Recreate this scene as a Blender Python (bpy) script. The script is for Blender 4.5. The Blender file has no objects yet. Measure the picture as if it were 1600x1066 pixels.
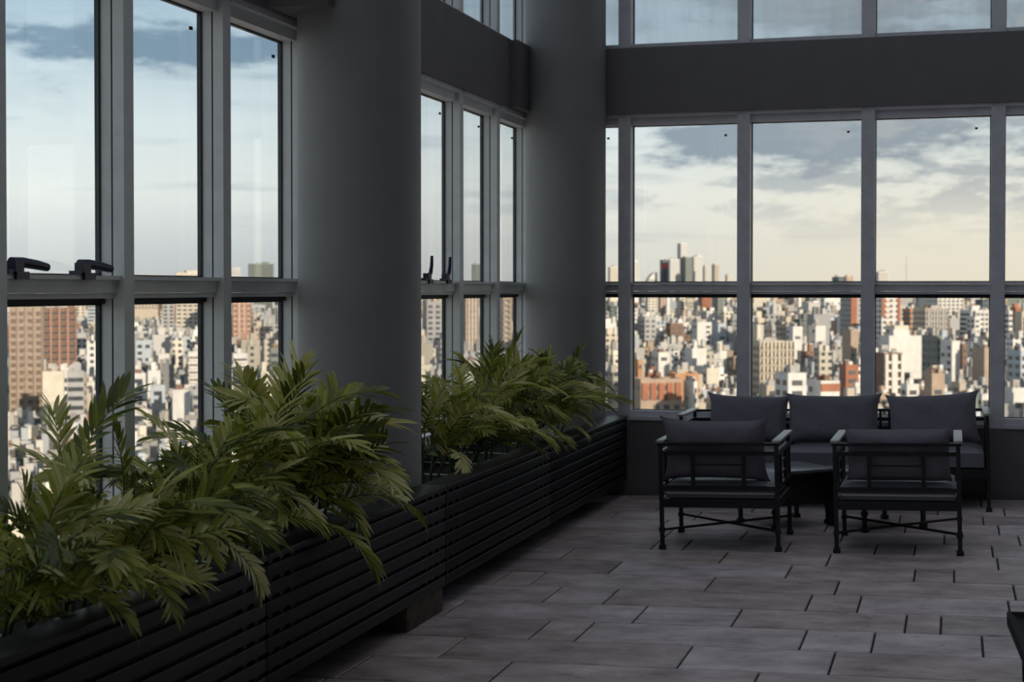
import bpy, bmesh, math, random
from mathutils import Vector, Matrix
sc = bpy.context.scene
COL = sc.collection
random.seed(7)
# ------------------------------------------------------------------ camera
FPX, HEYE = 2400.0, 1.6
YAW, PITCH, SHIFT = math.atan(690/2400.0), math.atan(41/2400.0), 40.0
cam_d = bpy.data.cameras.new('camera'); cam = bpy.data.objects.new('camera', cam_d); COL.objects.link(cam)
cam.location = (0, 0, HEYE); cam.rotation_euler = (math.pi/2-PITCH, 0, YAW)
cam_d.sensor_width = 36.0; cam_d.lens = FPX/1600.0*36.0; cam_d.shift_y = -SHIFT/1600.0
cam_d.clip_start = 0.05; cam_d.clip_end = 60000
cam_d.dof.use_dof = True; cam_d.dof.focus_distance = 7.4; cam_d.dof.aperture_fstop = 54.0/12.5
sc.camera = cam
# ------------------------------------------------------------------ colour management
vs = sc.view_settings; vs.view_transform = 'Standard'; vs.look = 'None'; vs.gamma = 1.0; vs.use_curve_mapping = False
vs.exposure = 0.42
sc.cycles.max_bounces = 8; sc.cycles.diffuse_bounces = 3; sc.cycles.glossy_bounces = 3
# ------------------------------------------------------------------ world: evening sky with cloud banks
W = bpy.data.worlds.new('evening_sky'); sc.world = W; W.use_nodes = True
def build_world():
    nt = W.node_tree; N = nt.nodes; L = nt.links; N.clear()
    def nd(t, **k):
        n = N.new(t)
        for a, b in k.items(): setattr(n, a, b)
        return n
    def m(op, a, b=None, clamp=False):
        n = nd('ShaderNodeMath', operation=op, use_clamp=clamp)
        for i, v in enumerate((a, b)):
            if v is None: continue
            if isinstance(v, (int, float)): n.inputs[i].default_value = v
            else: L.new(v, n.inputs[i])
        return n.outputs[0]
    tc = nd('ShaderNodeTexCoord'); sep = nd('ShaderNodeSeparateXYZ'); L.new(tc.outputs['Generated'], sep.inputs[0])
    x, y, z = sep.outputs
    el = m('MULTIPLY', m('ARCSINE', z), 180/math.pi)            # degrees above the horizon
    az = m('MULTIPLY', m('ARCTAN2', x, y), 180/math.pi)         # degrees right of the room's long axis
    def ramp(v, lo, hi, stops):
        mr = nd('ShaderNodeMapRange'); L.new(v, mr.inputs[0]); mr.inputs[1].default_value = lo; mr.inputs[2].default_value = hi
        r = nd('ShaderNodeValToRGB'); L.new(mr.outputs[0], r.inputs[0]); e = r.color_ramp.elements
        while len(e) < len(stops): e.new(0.5)
        for q, (p, c) in zip(e, stops): q.position = (p-lo)/(hi-lo); q.color = (*c, 1)
        return r.outputs[0]
    cool = ramp(el, -2, 40, [(-2, (.36, .40, .42)), (0.2, (.47, .49, .49)), (1.6, (.56, .585, .58)), (3.4, (.71, .74, .71)), (6, (.64, .72, .73)), (10.5, (.36, .49, .59)), (20, (.42, .47, .52)), (40, (.235, .25, .28))])
    warm = ramp(el, -2, 40, [(-2, (.42, .45, .47)), (0.2, (.70, .63, .50)), (3, (.72, .68, .58)), (5.5, (.60, .64, .62)), (9, (.42, .51, .57)), (20, (.42, .46, .49)), (40, (.235, .25, .28))])
    mr = nd('ShaderNodeMapRange'); mr.interpolation_type = 'SMOOTHSTEP'
    L.new(az, mr.inputs[0]); mr.inputs[1].default_value = -24; mr.inputs[2].default_value = 0
    def mix(f, a, b):
        n = nd('ShaderNodeMix', data_type='RGBA')
        if isinstance(f, (int, float)): n.inputs[0].default_value = f
        else: L.new(f, n.inputs[0])
        for s, v in ((6, a), (7, b)):
            if isinstance(v, tuple): n.inputs[s].default_value = (*v, 1)
            else: L.new(v, n.inputs[s])
        return n.outputs[2]
    base = mix(mr.outputs[0], cool, warm)
    # clouds: flat streaks, denser towards the warm side
    def noise(sx, sz, off, scale, det, rough=.55):
        c = nd('ShaderNodeCombineXYZ'); L.new(m('MULTIPLY', az, sx), c.inputs[0]); L.new(m('MULTIPLY', el, sz), c.inputs[1]); c.inputs[2].default_value = off
        n = nd('ShaderNodeTexNoise'); n.inputs['Scale'].default_value = scale; n.inputs['Detail'].default_value = det; n.inputs['Roughness'].default_value = rough
        L.new(c.outputs[0], n.inputs['Vector']); return n.outputs[0]
    def sm(v, lo, hi):
        q = nd('ShaderNodeMapRange'); q.interpolation_type = 'SMOOTHSTEP'; L.new(v, q.inputs[0]); q.inputs[1].default_value = lo; q.inputs[2].default_value = hi
        return q.outputs[0]
    def bell(v, c, w): # soft window round a value
        d = m('DIVIDE', m('SUBTRACT', v, c), w); return m('POWER', 2.718, m('MULTIPLY', m('MULTIPLY', d, d), -1.0))
    n1 = noise(.13, .40, 5.1, 2.0, 10, .62); n2 = noise(.05, .55, 9.1, 2.2, 5)
    cover = m('ADD', m('MULTIPLY', mr.outputs[0], .13), m('MULTIPLY', sm(el, 3.2, 6.5), .05))
    cl = m('MULTIPLY', m('MULTIPLY', sm(m('ADD', n1, cover), .565, .70), sm(el, 1.0, 4.5)), m('MAXIMUM', m('ADD', m('MULTIPLY', mr.outputs[0], .9), .1), sm(el, 8.5, 14)))
    # the streak of blue-grey cloud over the left windows and the bank over the back windows
    bank = m('MULTIPLY', bell(az, -4.0, 9.5), bell(el, 5.4, 1.4))
    streak = m('MULTIPLY', m('MULTIPLY', bell(az, -29.0, 9.0), bell(el, 8.9, .95)), 1.0)
    shape = sm(m('ADD', m('MULTIPLY', m('ADD', bank, streak), .50), m('MULTIPLY', n1, 1.25)), .80, 1.06)
    thin = m('MULTIPLY', m('MULTIPLY', sm(n2, .52, .72), sm(el, .6, 2.5)), .35)
    amt = m('MINIMUM', m('ADD', m('MAXIMUM', m('MULTIPLY', cl, .75), shape), thin), .92)
    ccol = mix(mr.outputs[0], (.165, .255, .345), (.235, .275, .315))
    lit = m('MULTIPLY', m('MULTIPLY', sm(n1, .50, .60), sm(az, -10, 4)), .30)
    ccol = mix(lit, ccol, (.74, .66, .56))
    col = mix(amt, base, ccol)
    bg = nd('ShaderNodeBackground'); L.new(col, bg.inputs[0]); bg.inputs[1].default_value = 1.0
    out = nd('ShaderNodeOutputWorld'); L.new(bg.outputs[0], out.inputs[0])
build_world()
# ------------------------------------------------------------------ low evening sun (lights the city, raised unseen walls shade the room)
sd = bpy.data.lights.new('sun', 'SUN'); sd.energy = 4.2; sd.color = (1, .85, .66); sd.angle = math.radians(.6)
sun = bpy.data.objects.new('sun', sd); COL.objects.link(sun)
SUN = Vector((.80, -.56, .215)).normalized()          # towards the sun
sun.rotation_euler = SUN.to_track_quat('Z', 'Y').to_euler(); sun.location = (20, -20, 30)

# ------------------------------------------------------------------ material helpers
def mat(name, col, rough=.6, var=.0, scale=6.0, bump=0.0, metal=0.0, col2=None, spec=.5, detail=6):
    m = bpy.data.materials.new(name); m.use_nodes = True
    nt = m.node_tree; b = nt.nodes['Principled BSDF']
    b.inputs['Roughness'].default_value = rough; b.inputs['Metallic'].default_value = metal
    b.inputs['Specular IOR Level'].default_value = spec
    tc = nt.nodes.new('ShaderNodeTexCoord'); nz = nt.nodes.new('ShaderNodeTexNoise')
    nz.inputs['Scale'].default_value = scale; nz.inputs['Detail'].default_value = detail
    nt.links.new(tc.outputs['Object'], nz.inputs['Vector'])
    r = nt.nodes.new('ShaderNodeValToRGB'); nt.links.new(nz.outputs[0], r.inputs[0])
    lo = tuple(c*(1-var) for c in col); hi = col2 or tuple(min(1, c*(1+var)) for c in col)
    r.color_ramp.elements[0].position = .3; r.color_ramp.elements[1].position = .7
    r.color_ramp.elements[0].color = (*lo, 1); r.color_ramp.elements[1].color = (*hi, 1)
    nt.links.new(r.outputs[0], b.inputs['Base Color'])
    if bump:
        bp = nt.nodes.new('ShaderNodeBump'); bp.inputs['Strength'].default_value = bump; bp.inputs['Distance'].default_value = .01
        nt.links.new(nz.outputs[0], bp.inputs['Height']); nt.links.new(bp.outputs[0], b.inputs['Normal'])
    return m
M = {}
M['plaster'] = mat('grey_plaster', (.175, .165, .17), .75, .06, 5, .05)
M['column'] = mat('column_paint', (.30, .298, .30), .6, .05, 4, .05)
M['dark_wall'] = mat('dark_wall_paint', (.075, .075, .08), .8, .06, 3)
M['white_wall'] = mat('pale_wall_paint', (.55, .55, .56), .8, .04, 3)
M['alu'] = mat('painted_aluminium', (.86, .87, .87), .45, .06, 9, .02, .0)
M['alu_back'] = mat('brushed_aluminium', (.66, .65, .69), .45, .10, 9, .02, .0)
M['gasket'] = mat('rubber_gasket', (.012, .012, .013), .6, .2)
M['black_slat'] = mat('charcoal_slat', (.011, .011, .012), .5, .25, 14, .05, 0, None, .3)
M['cap'] = mat('charcoal_cap_board', (.014, .014, .016), .42, .25, 10, .04, 0, None, .35)
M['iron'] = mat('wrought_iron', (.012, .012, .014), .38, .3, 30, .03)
M['iron_arm'] = mat('skylit_iron_arm', (.42, .41, .38), .32, .25, 40, .02, .3)  # pale tone paints the sky reflection on the arm tops into the iron
M['fabric'] = mat('charcoal_fabric', (.20, .187, .225), .85, .12, 90, .12)
M['piping'] = mat('glint_piping', (.75, .74, .76), .5, .1, 60)  # whitened so the cord carries the sky's specular glint in its colour
M['leatherette'] = mat('seat_fabric', (.18, .18, .21), .45, .12, 40, .06)
M['tabletop'] = mat('stone_tabletop', (.17, .19, .20), .25, .2, 12)
M['soil'] = mat('potting_soil', (.02, .016, .012), .95, .5, 40, .6)
M['liner'] = mat('galvanised_liner', (.40, .44, .44), .35, .2, 10, .02, .6)
M['plinth'] = mat('wooden_plinth', (.10, .075, .055), .8, .35, 14, .2)
M['handle'] = mat('indigo_black_handle', (.016, .011, .05), .35, .2)
M['grout'] = mat('dark_grout', (.035, .032, .032), .9, .3, 20)
M['stem'] = mat('palm_stem', (.07, .085, .035), .6, .35, 30)
def glass_mat(name, tint, dust=0.0):
    m = bpy.data.materials.new(name); m.use_nodes = True; nt = m.node_tree; N = nt.nodes; L = nt.links; N.clear()
    tr = N.new('ShaderNodeBsdfTransparent'); tr.inputs[0].default_value = (*tint, 1)
    gl = N.new('ShaderNodeBsdfGlossy'); gl.inputs['Roughness'].default_value = 0.0; gl.inputs[0].default_value = (.95, .95, .95, 1)
    lw = N.new('ShaderNodeLayerWeight'); lw.inputs[0].default_value = .5; p5 = N.new('ShaderNodeMath'); p5.operation = 'POWER'; L.new(lw.outputs['Facing'], p5.inputs[0]); p5.inputs[1].default_value = 5.0
    fr = N.new('ShaderNodeMath'); fr.operation = 'MULTIPLY_ADD'; L.new(p5.outputs[0], fr.inputs[0]); fr.inputs[1].default_value = .9; fr.inputs[2].default_value = .035
    mx = N.new('ShaderNodeMixShader'); L.new(fr.outputs[0], mx.inputs[0]); L.new(tr.outputs[0], mx.inputs[1]); L.new(gl.outputs[0], mx.inputs[2])
    out = N.new('ShaderNodeOutputMaterial'); last = mx.outputs[0]
    if dust:
        tl = N.new('ShaderNodeBsdfTranslucent'); tl.inputs[0].default_value = (.62, .68, .72, 1)
        tc = N.new('ShaderNodeTexCoord'); mp = N.new('ShaderNodeMapping'); mp.inputs['Scale'].default_value = (1.6, 1.6, .25)
        nz = N.new('ShaderNodeTexNoise'); nz.inputs['Scale'].default_value = 2.5; nz.inputs['Detail'].default_value = 6
        L.new(tc.outputs['Object'], mp.inputs[0]); L.new(mp.outputs[0], nz.inputs['Vector'])
        mu = N.new('ShaderNodeMath'); mu.operation = 'MULTIPLY'; L.new(nz.outputs[0], mu.inputs[0]); mu.inputs[1].default_value = dust
        m2 = N.new('ShaderNodeMixShader'); L.new(mu.outputs[0], m2.inputs[0]); L.new(last, m2.inputs[1]); L.new(tl.outputs[0], m2.inputs[2]); last = m2.outputs[0]
    L.new(last, out.inputs[0]); return m
M['glass'] = glass_mat('window_glass', (.97, .98, .98), .04)
M['dusty_glass'] = glass_mat('dusty_glass', (.93, .95, .96), .45)
def stone_mat():
    m = bpy.data.materials.new('travertine'); m.use_nodes = True; nt = m.node_tree; N = nt.nodes; L = nt.links; b = N['Principled BSDF']
    tc = N.new('ShaderNodeTexCoord'); oi = N.new('ShaderNodeObjectInfo')
    add = N.new('ShaderNodeVectorMath'); add.operation = 'ADD'; L.new(tc.outputs['Object'], add.inputs[0])
    sh = N.new('ShaderNodeVectorMath'); sh.operation = 'SCALE'; cb = N.new('ShaderNodeCombineXYZ'); L.new(oi.outputs['Random'], cb.inputs[0]); L.new(oi.outputs['Random'], cb.inputs[1])
    L.new(cb.outputs[0], sh.inputs[0]); sh.inputs['Scale'].default_value = 37; L.new(sh.outputs[0], add.inputs[1])
    mp = N.new('ShaderNodeMapping'); mp.inputs['Scale'].default_value = (1, 1.5, 1); L.new(add.outputs[0], mp.inputs[0])
    n1 = N.new('ShaderNodeTexNoise'); n1.inputs['Scale'].default_value = 3.2; n1.inputs['Detail'].default_value = 8; n1.inputs['Roughness'].default_value = .65; L.new(mp.outputs[0], n1.inputs['Vector'])
    r1 = N.new('ShaderNodeValToRGB'); L.new(n1.outputs[0], r1.inputs[0])
    r1.color_ramp.elements[0].position = .3; r1.color_ramp.elements[0].color = (.30, .248, .245, 1); r1.color_ramp.elements[1].position = .72; r1.color_ramp.elements[1].color = (.78, .70, .705, 1)
    n2 = N.new('ShaderNodeTexNoise'); n2.inputs['Scale'].default_value = 5.0; n2.inputs['Detail'].default_value = 9; n2.inputs['Roughness'].default_value = .75; L.new(mp.outputs[0], n2.inputs['Vector'])
    r2 = N.new('ShaderNodeValToRGB'); L.new(n2.outputs[0], r2.inputs[0]); r2.color_ramp.elements[0].position = .585; r2.color_ramp.elements[0].color = (1, 1, 1, 1); r2.color_ramp.elements[1].position = .68; r2.color_ramp.elements[1].color = (.30, .28, .28, 1)
    tint = N.new('ShaderNodeValToRGB'); L.new(oi.outputs['Random'], tint.inputs[0]); e = tint.color_ramp.elements; e[0].color = (.78, .73, .73, 1); e[1].color = (1.12, 1.10, 1.16, 1); q = e.new(.5); q.color = (1.04, .95, .93, 1)
    m1 = N.new('ShaderNodeMix'); m1.data_type = 'RGBA'; m1.blend_type = 'MULTIPLY'; m1.inputs[0].default_value = 1; L.new(r1.outputs[0], m1.inputs[6]); L.new(r2.outputs[0], m1.inputs[7])
    m2 = N.new('ShaderNodeMix'); m2.data_type = 'RGBA'; m2.blend_type = 'MULTIPLY'; m2.inputs[0].default_value = 1; L.new(m1.outputs[2], m2.inputs[6]); L.new(tint.outputs[0], m2.inputs[7])
    L.new(m2.outputs[2], b.inputs['Base Color']); b.inputs['Roughness'].default_value = .55
    bp = N.new('ShaderNodeBump'); bp.inputs['Strength'].default_value = .25; bp.inputs['Distance'].default_value = .004; L.new(n2.outputs[0], bp.inputs['Height']); L.new(bp.outputs[0], b.inputs['Normal'])
    return m
M['stone'] = stone_mat()
def leaf_mat(name, ramp):
    m = bpy.data.materials.new(name); m.use_nodes = True; nt = m.node_tree; N = nt.nodes; L = nt.links; b = N['Principled BSDF']
    oi = N.new('ShaderNodeObjectInfo'); tc = N.new('ShaderNodeTexCoord'); nz = N.new('ShaderNodeTexNoise'); nz.inputs['Scale'].default_value = 9
    L.new(tc.outputs['Object'], nz.inputs['Vector'])
    ad = N.new('ShaderNodeMath'); ad.operation = 'MULTIPLY_ADD'; L.new(nz.outputs[0], ad.inputs[0]); ad.inputs[1].default_value = .5; L.new(oi.outputs['Random'], ad.inputs[2])
    ge = N.new('ShaderNodeNewGeometry'); a2 = N.new('ShaderNodeMath'); a2.operation = 'MULTIPLY_ADD'; L.new(ge.outputs['Random Per Island'], a2.inputs[0]); a2.inputs[1].default_value = .45; L.new(ad.outputs[0], a2.inputs[2])
    sb = N.new('ShaderNodeMath'); sb.operation = 'SUBTRACT'; L.new(a2.outputs[0], sb.inputs[0]); sb.inputs[1].default_value = .47
    r = N.new('ShaderNodeValToRGB'); L.new(sb.outputs[0], r.inputs[0]); e = r.color_ramp.elements
    while len(e) < len(ramp): e.new(.5)
    for q, (p, c) in zip(e, ramp): q.position = p; q.color = (*c, 1)
    L.new(r.outputs[0], b.inputs['Base Color']); b.inputs['Roughness'].default_value = .42
    tl = N.new('ShaderNodeBsdfTranslucent'); L.new(r.outputs[0], tl.inputs[0]); mx = N.new('ShaderNodeMixShader'); mx.inputs[0].default_value = .22
    L.new(b.outputs[0], mx.inputs[1]); L.new(tl.outputs[0], mx.inputs[2]); L.new(mx.outputs[0], N['Material Output'].inputs[0])
    return m
M['leaf'] = leaf_mat('palm_leaf', [(0, (.09, .125, .022)), (.3, (.25, .29, .034)), (.6, (.52, .53, .09)), (.9, (.86, .80, .36))])

# ------------------------------------------------------------------ mesh helpers
class MB:
    def __init__(s): s.v = []; s.f = []; s.sm = []
    def add(s, vs, fs, smooth=False):
        o = len(s.v); s.v += [tuple(v) for v in vs]; s.f += [tuple(i+o for i in f) for f in fs]; s.sm += [smooth]*len(fs); return s
    def box(s, x0, x1, y0, y1, z0, z1):
        x0, x1 = sorted((x0, x1)); y0, y1 = sorted((y0, y1)); z0, z1 = sorted((z0, z1))
        return s.add([(x0,y0,z0),(x1,y0,z0),(x1,y1,z0),(x0,y1,z0),(x0,y0,z1),(x1,y0,z1),(x1,y1,z1),(x0,y1,z1)],
                     [(3,2,1,0),(4,5,6,7),(0,1,5,4),(1,2,6,5),(2,3,7,6),(3,0,4,7)])
    def cbox(s, x0, x1, y0, y1, z0, z1, c=.004):
        """box with chamfered edges on every side"""
        bm = bmesh.new(); bmesh.ops.create_cube(bm, size=1)
        for v in bm.verts:
            v.co = Vector(((x0+x1)/2+v.co.x*(x1-x0), (y0+y1)/2+v.co.y*(y1-y0), (z0+z1)/2+v.co.z*(z1-z0)))
        bmesh.ops.bevel(bm, geom=bm.edges[:], offset=c, segments=2, profile=.6, affect='EDGES')
        bm.verts.index_update()
        s.add([v.co[:] for v in bm.verts], [[v.index for v in f.verts] for f in bm.faces], True); bm.free(); return s
    def bar(s, p, q, w, h=None, up=(0,0,1)):
        """rectangular bar from p to q"""
        h = h or w; p = Vector(p); q = Vector(q); d = (q-p).normalized(); u = Vector(up)
        if abs(d.dot(u)) > .95: u = Vector((1,0,0))
        a = d.cross(u).normalized()*(w/2); b = a.cross(d).normalized()*(h/2)
        v = [p-a-b, p+a-b, p+a+b, p-a+b, q-a-b, q+a-b, q+a+b, q-a+b]
        return s.add(v, [(0,1,2,3),(7,6,5,4),(0,4,5,1),(1,5,6,2),(2,6,7,3),(3,7,4,0)])
    def tube(s, pts, r, n=8, smooth=True, cap=True):
        pts = [Vector(p) for p in pts]; rings = []; m = len(pts); rr = r if isinstance(r, (list, tuple)) else [r]*m
        ref = None
        for i, p in enumerate(pts):
            d = (pts[min(i+1, m-1)]-pts[max(i-1, 0)]).normalized()
            if ref is None: ref = Vector((0,0,1)) if abs(d.z) < .9 else Vector((1,0,0))
            a = d.cross(ref).normalized(); b = a.cross(d).normalized(); ref = b
            rings.append([p+a*math.cos(t)*rr[i]+b*math.sin(t)*rr[i] for t in [2*math.pi*k/n for k in range(n)]])
        v = [c for g in rings for c in g]
        f = [(i*n+k, i*n+(k+1) % n, (i+1)*n+(k+1) % n, (i+1)*n+k) for i in range(m-1) for k in range(n)]
        if cap: f += [tuple(range(n-1, -1, -1)), tuple((m-1)*n+k for k in range(n))]
        return s.add(v, f, smooth)
    def lathe(s, prof, cx=0, cy=0, n=24):
        v = [(cx+r*math.cos(2*math.pi*k/n), cy+r*math.sin(2*math.pi*k/n), z) for r, z in prof for k in range(n)]
        m = len(prof)
        f = [(i*n+k, i*n+(k+1) % n, (i+1)*n+(k+1) % n, (i+1)*n+k) for i in range(m-1) for k in range(n)]
        f += [tuple(range(n-1, -1, -1)), tuple((m-1)*n+k for k in range(n))]
        return s.add(v, f, True)
    def mesh(s, name, m):
        me = bpy.data.meshes.new(name); me.from_pydata(s.v, [], s.f); me.update()
        for p, q in zip(me.polygons, s.sm): p.use_smooth = q
        if isinstance(m, str): m = M[m]
        me.materials.append(m); return me
    def build(s, name, m, parent=None, sharp=True):
        o = bpy.data.objects.new(name, s.mesh(name, m)); COL.objects.link(o); o.parent = parent
        if any(s.sm) and sharp:
            try: o.data.set_sharp_from_angle(angle=math.radians(42))
            except Exception: pass
        return o
def empty(name, loc=(0,0,0), rot=(0,0,0)):
    o = bpy.data.objects.new(name, None); COL.objects.link(o); o.location = loc; o.rotation_euler = rot; o.empty_display_size = .1; return o
def tag(o, label=None, cat=None, group=None, kind=None):
    if label: o['label'] = label
    if cat: o['category'] = cat
    if group: o['group'] = group
    if kind: o['kind'] = kind
    return o
def inst(src, parent=None, loc=None, rot=None, scale=None):
    o = src.copy(); COL.objects.link(o); o.parent = parent
    if loc is not None: o.location = loc
    if rot is not None: o.rotation_euler = rot
    if scale is not None: o.scale = scale
    return o
def copy_tree(o, parent=None):
    c = inst(o, parent)
    for ch in list(o.children): copy_tree(ch, c)
    return c

# ================================================================== THE ROOM
SL = .025                                  # the terrace floor falls towards the planter
def fz(x): return SL*(x+1.0)
XL, YB = -3.42, 12.12                      # glass planes of the left and of the back wall
XR, YF, ZC = 5.9, -7.0, 5.75               # right wall, wall behind the camera, ceiling
ZS, ZG0, ZT0, ZT1, ZH, ZB0, ZB1, ZU = .56, .635, 1.562, 1.655, 2.905, 2.99, 3.51, 5.35
# --- floor: a sloping slab and its travertine planks
fl = MB().box(XL+1.0-.1, XR+1.0, YF, YB, -.25, -.012).build('floor', 'grout'); fl.location = (-1, 0, 0); fl.rotation_euler = (0, -math.atan(SL), 0)
tag(fl, 'sloping terrace floor of grey-pink travertine planks laid in rows', kind='structure')
JO = {0: [-2.49, -1.84, -.77], 1: [-2.19, -1.12, -.49], 2: [-1.89, -1.67, -.65, -.34, .13], 3: [-2.46, -1.49, -1.01, -.21, -.05], 4: [-2.05, -1.73, -.70, -.45, .27],
      5: [-2.46, -2.25, -1.27, -.59], 6: [-1.89, -.89, -.20, .01], 7: [-2.29, -1.32, -.70, .25], 8: [-1.81, -1.61, -.98, -.45, -.22], 9: [-1.31, -.68, -.05], 10: [-1.92, -.81, -.30, .29],
      11: [-2.35, -1.75, -1.1, -.35, .2], 12: [-2.1, -1.4, -.75, -.1]}
PIT = .4265; Y0 = 6.195-PIT/2
def plank_mesh(w, d):
    mb = MB(); c = .004
    x0, x1, y0, y1, z = -w/2, w/2, -d/2, d/2, .0
    mb.add([(x0,y0,-.02),(x1,y0,-.02),(x1,y1,-.02),(x0,y1,-.02),(x0,y0,-c),(x1,y0,-c),(x1,y1,-c),(x0,y1,-c),(x0+c,y0+c,z),(x1-c,y0+c,z),(x1-c,y1-c,z),(x0+c,y1-c,z)],
           [(0,1,5,4),(1,2,6,5),(2,3,7,6),(3,0,4,7),(4,5,9,8),(5,6,10,9),(6,7,11,10),(7,4,8,11),(8,9,10,11)])
    return mb.mesh('floor_plank', 'stone')
rng = random.Random(3); rest = MB()
for r in range(-9, 14):
    js = list(JO.get(r, []))
    if r < 0 or r > 12:
        xx = -2.6+rng.uniform(0, .5); js = []
        while xx < .3: js.append(xx); xx += rng.choice((.4, .65, .85, 1.05, 1.2))
    lo = js[0]
    while lo > XL+.1: lo -= rng.choice((.5, .75, 1.0)); js.insert(0, max(lo, XL-.05))
    hi = js[-1]; last_vis = 1.0
    while hi < XR-.1: hi += rng.choice((.45, .7, .9, 1.1, 1.2)); js.append(min(hi, XR))
    yc = Y0+PIT*(r+.5); y0, y1 = yc-PIT/2, min(yc+PIT/2, YB-.1)
    if y1-y0 < .03: continue
    for a, b in zip(js, js[1:]):
        if b-a < .02: continue
        g = .005
        if b < -2.9 or a > 1.6 or r < -2:                  # far outside the view: one joined part
            rest.box(a+1+g, b+1-g, y0+g, y1-g, -.02, 0); continue
        o = bpy.data.objects.new('floor_plank', plank_mesh(b-a-2*g, y1-y0-2*g)); COL.objects.link(o); o.parent = fl
        o.location = ((a+b)/2+1, (y0+y1)/2, rng.uniform(-.0012, .0012)); o.rotation_euler = (rng.uniform(-.001, .001), rng.uniform(-.001, .001), 0)
tag(rest.build('outer_planks', 'stone', fl), kind='stuff')
# --- the plain walls behind and right of the camera
ZW = 10.5                                  # unseen walls, raised far above the glass to block sun and side light
tag(MB().box(XR, XR+.3, YF-.3, YB+.3, -.4, ZW+8)  .build('wall_right', 'dark_wall'), 'unseen dark wall on the right, raised to block sun and side light', kind='structure')
tag(MB().box(XL-.3, XR, YF-.3, YF, -.4, ZW+4).build('wall_front', 'white_wall'), 'unseen pale wall behind the camera, raised to block the sun', kind='structure')
def PL(u, n, z): return (XL+n, u, z)
def PBk(u, n, z): return (u, YB-n, z)
def ubox(mb, P, u0, u1, n0, n1, z0, z1):
    a = P(u0, n0, z0); b = P(u1, n1, z1); return mb.box(a[0], b[0], a[1], b[1], a[2], b[2])
# --- parapet walls below the glass, ring beams, lintels
def wallpiece(name, P, u0, u1, label):
    root = empty(name); tag(root, label, kind='structure')
    ubox(MB(), P, u0, u1, -.12, .12, -.35, ZS).build('parapet', 'plaster', root)
    ubox(MB(), P, u0, u1, -.12, .15, ZB0, ZB1).build('ring_beam', 'plaster', root)
    ubox(MB(), P, u0, u1, -.12, .15, ZU, ZC).build('lintel', 'plaster', root)
    return root
wl = wallpiece('wall_left', PL, YF, YB, 'left wall with low parapet and dark grey ring beam between window bands')
MB().box(XL, -2.95, 7.0, 7.76, ZB0+.005, ZB1-.005).build('beam_haunch', 'plaster', wl)
MB().box(XL, -3.205, 11.32, YB-.02, ZB0+.005, ZB1-.005).build('beam_haunch', 'plaster', wl)
wb = wallpiece('wall_back', PBk, XL, XR, 'back wall with low grey parapet and dark ring beam above the lounge')
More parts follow.
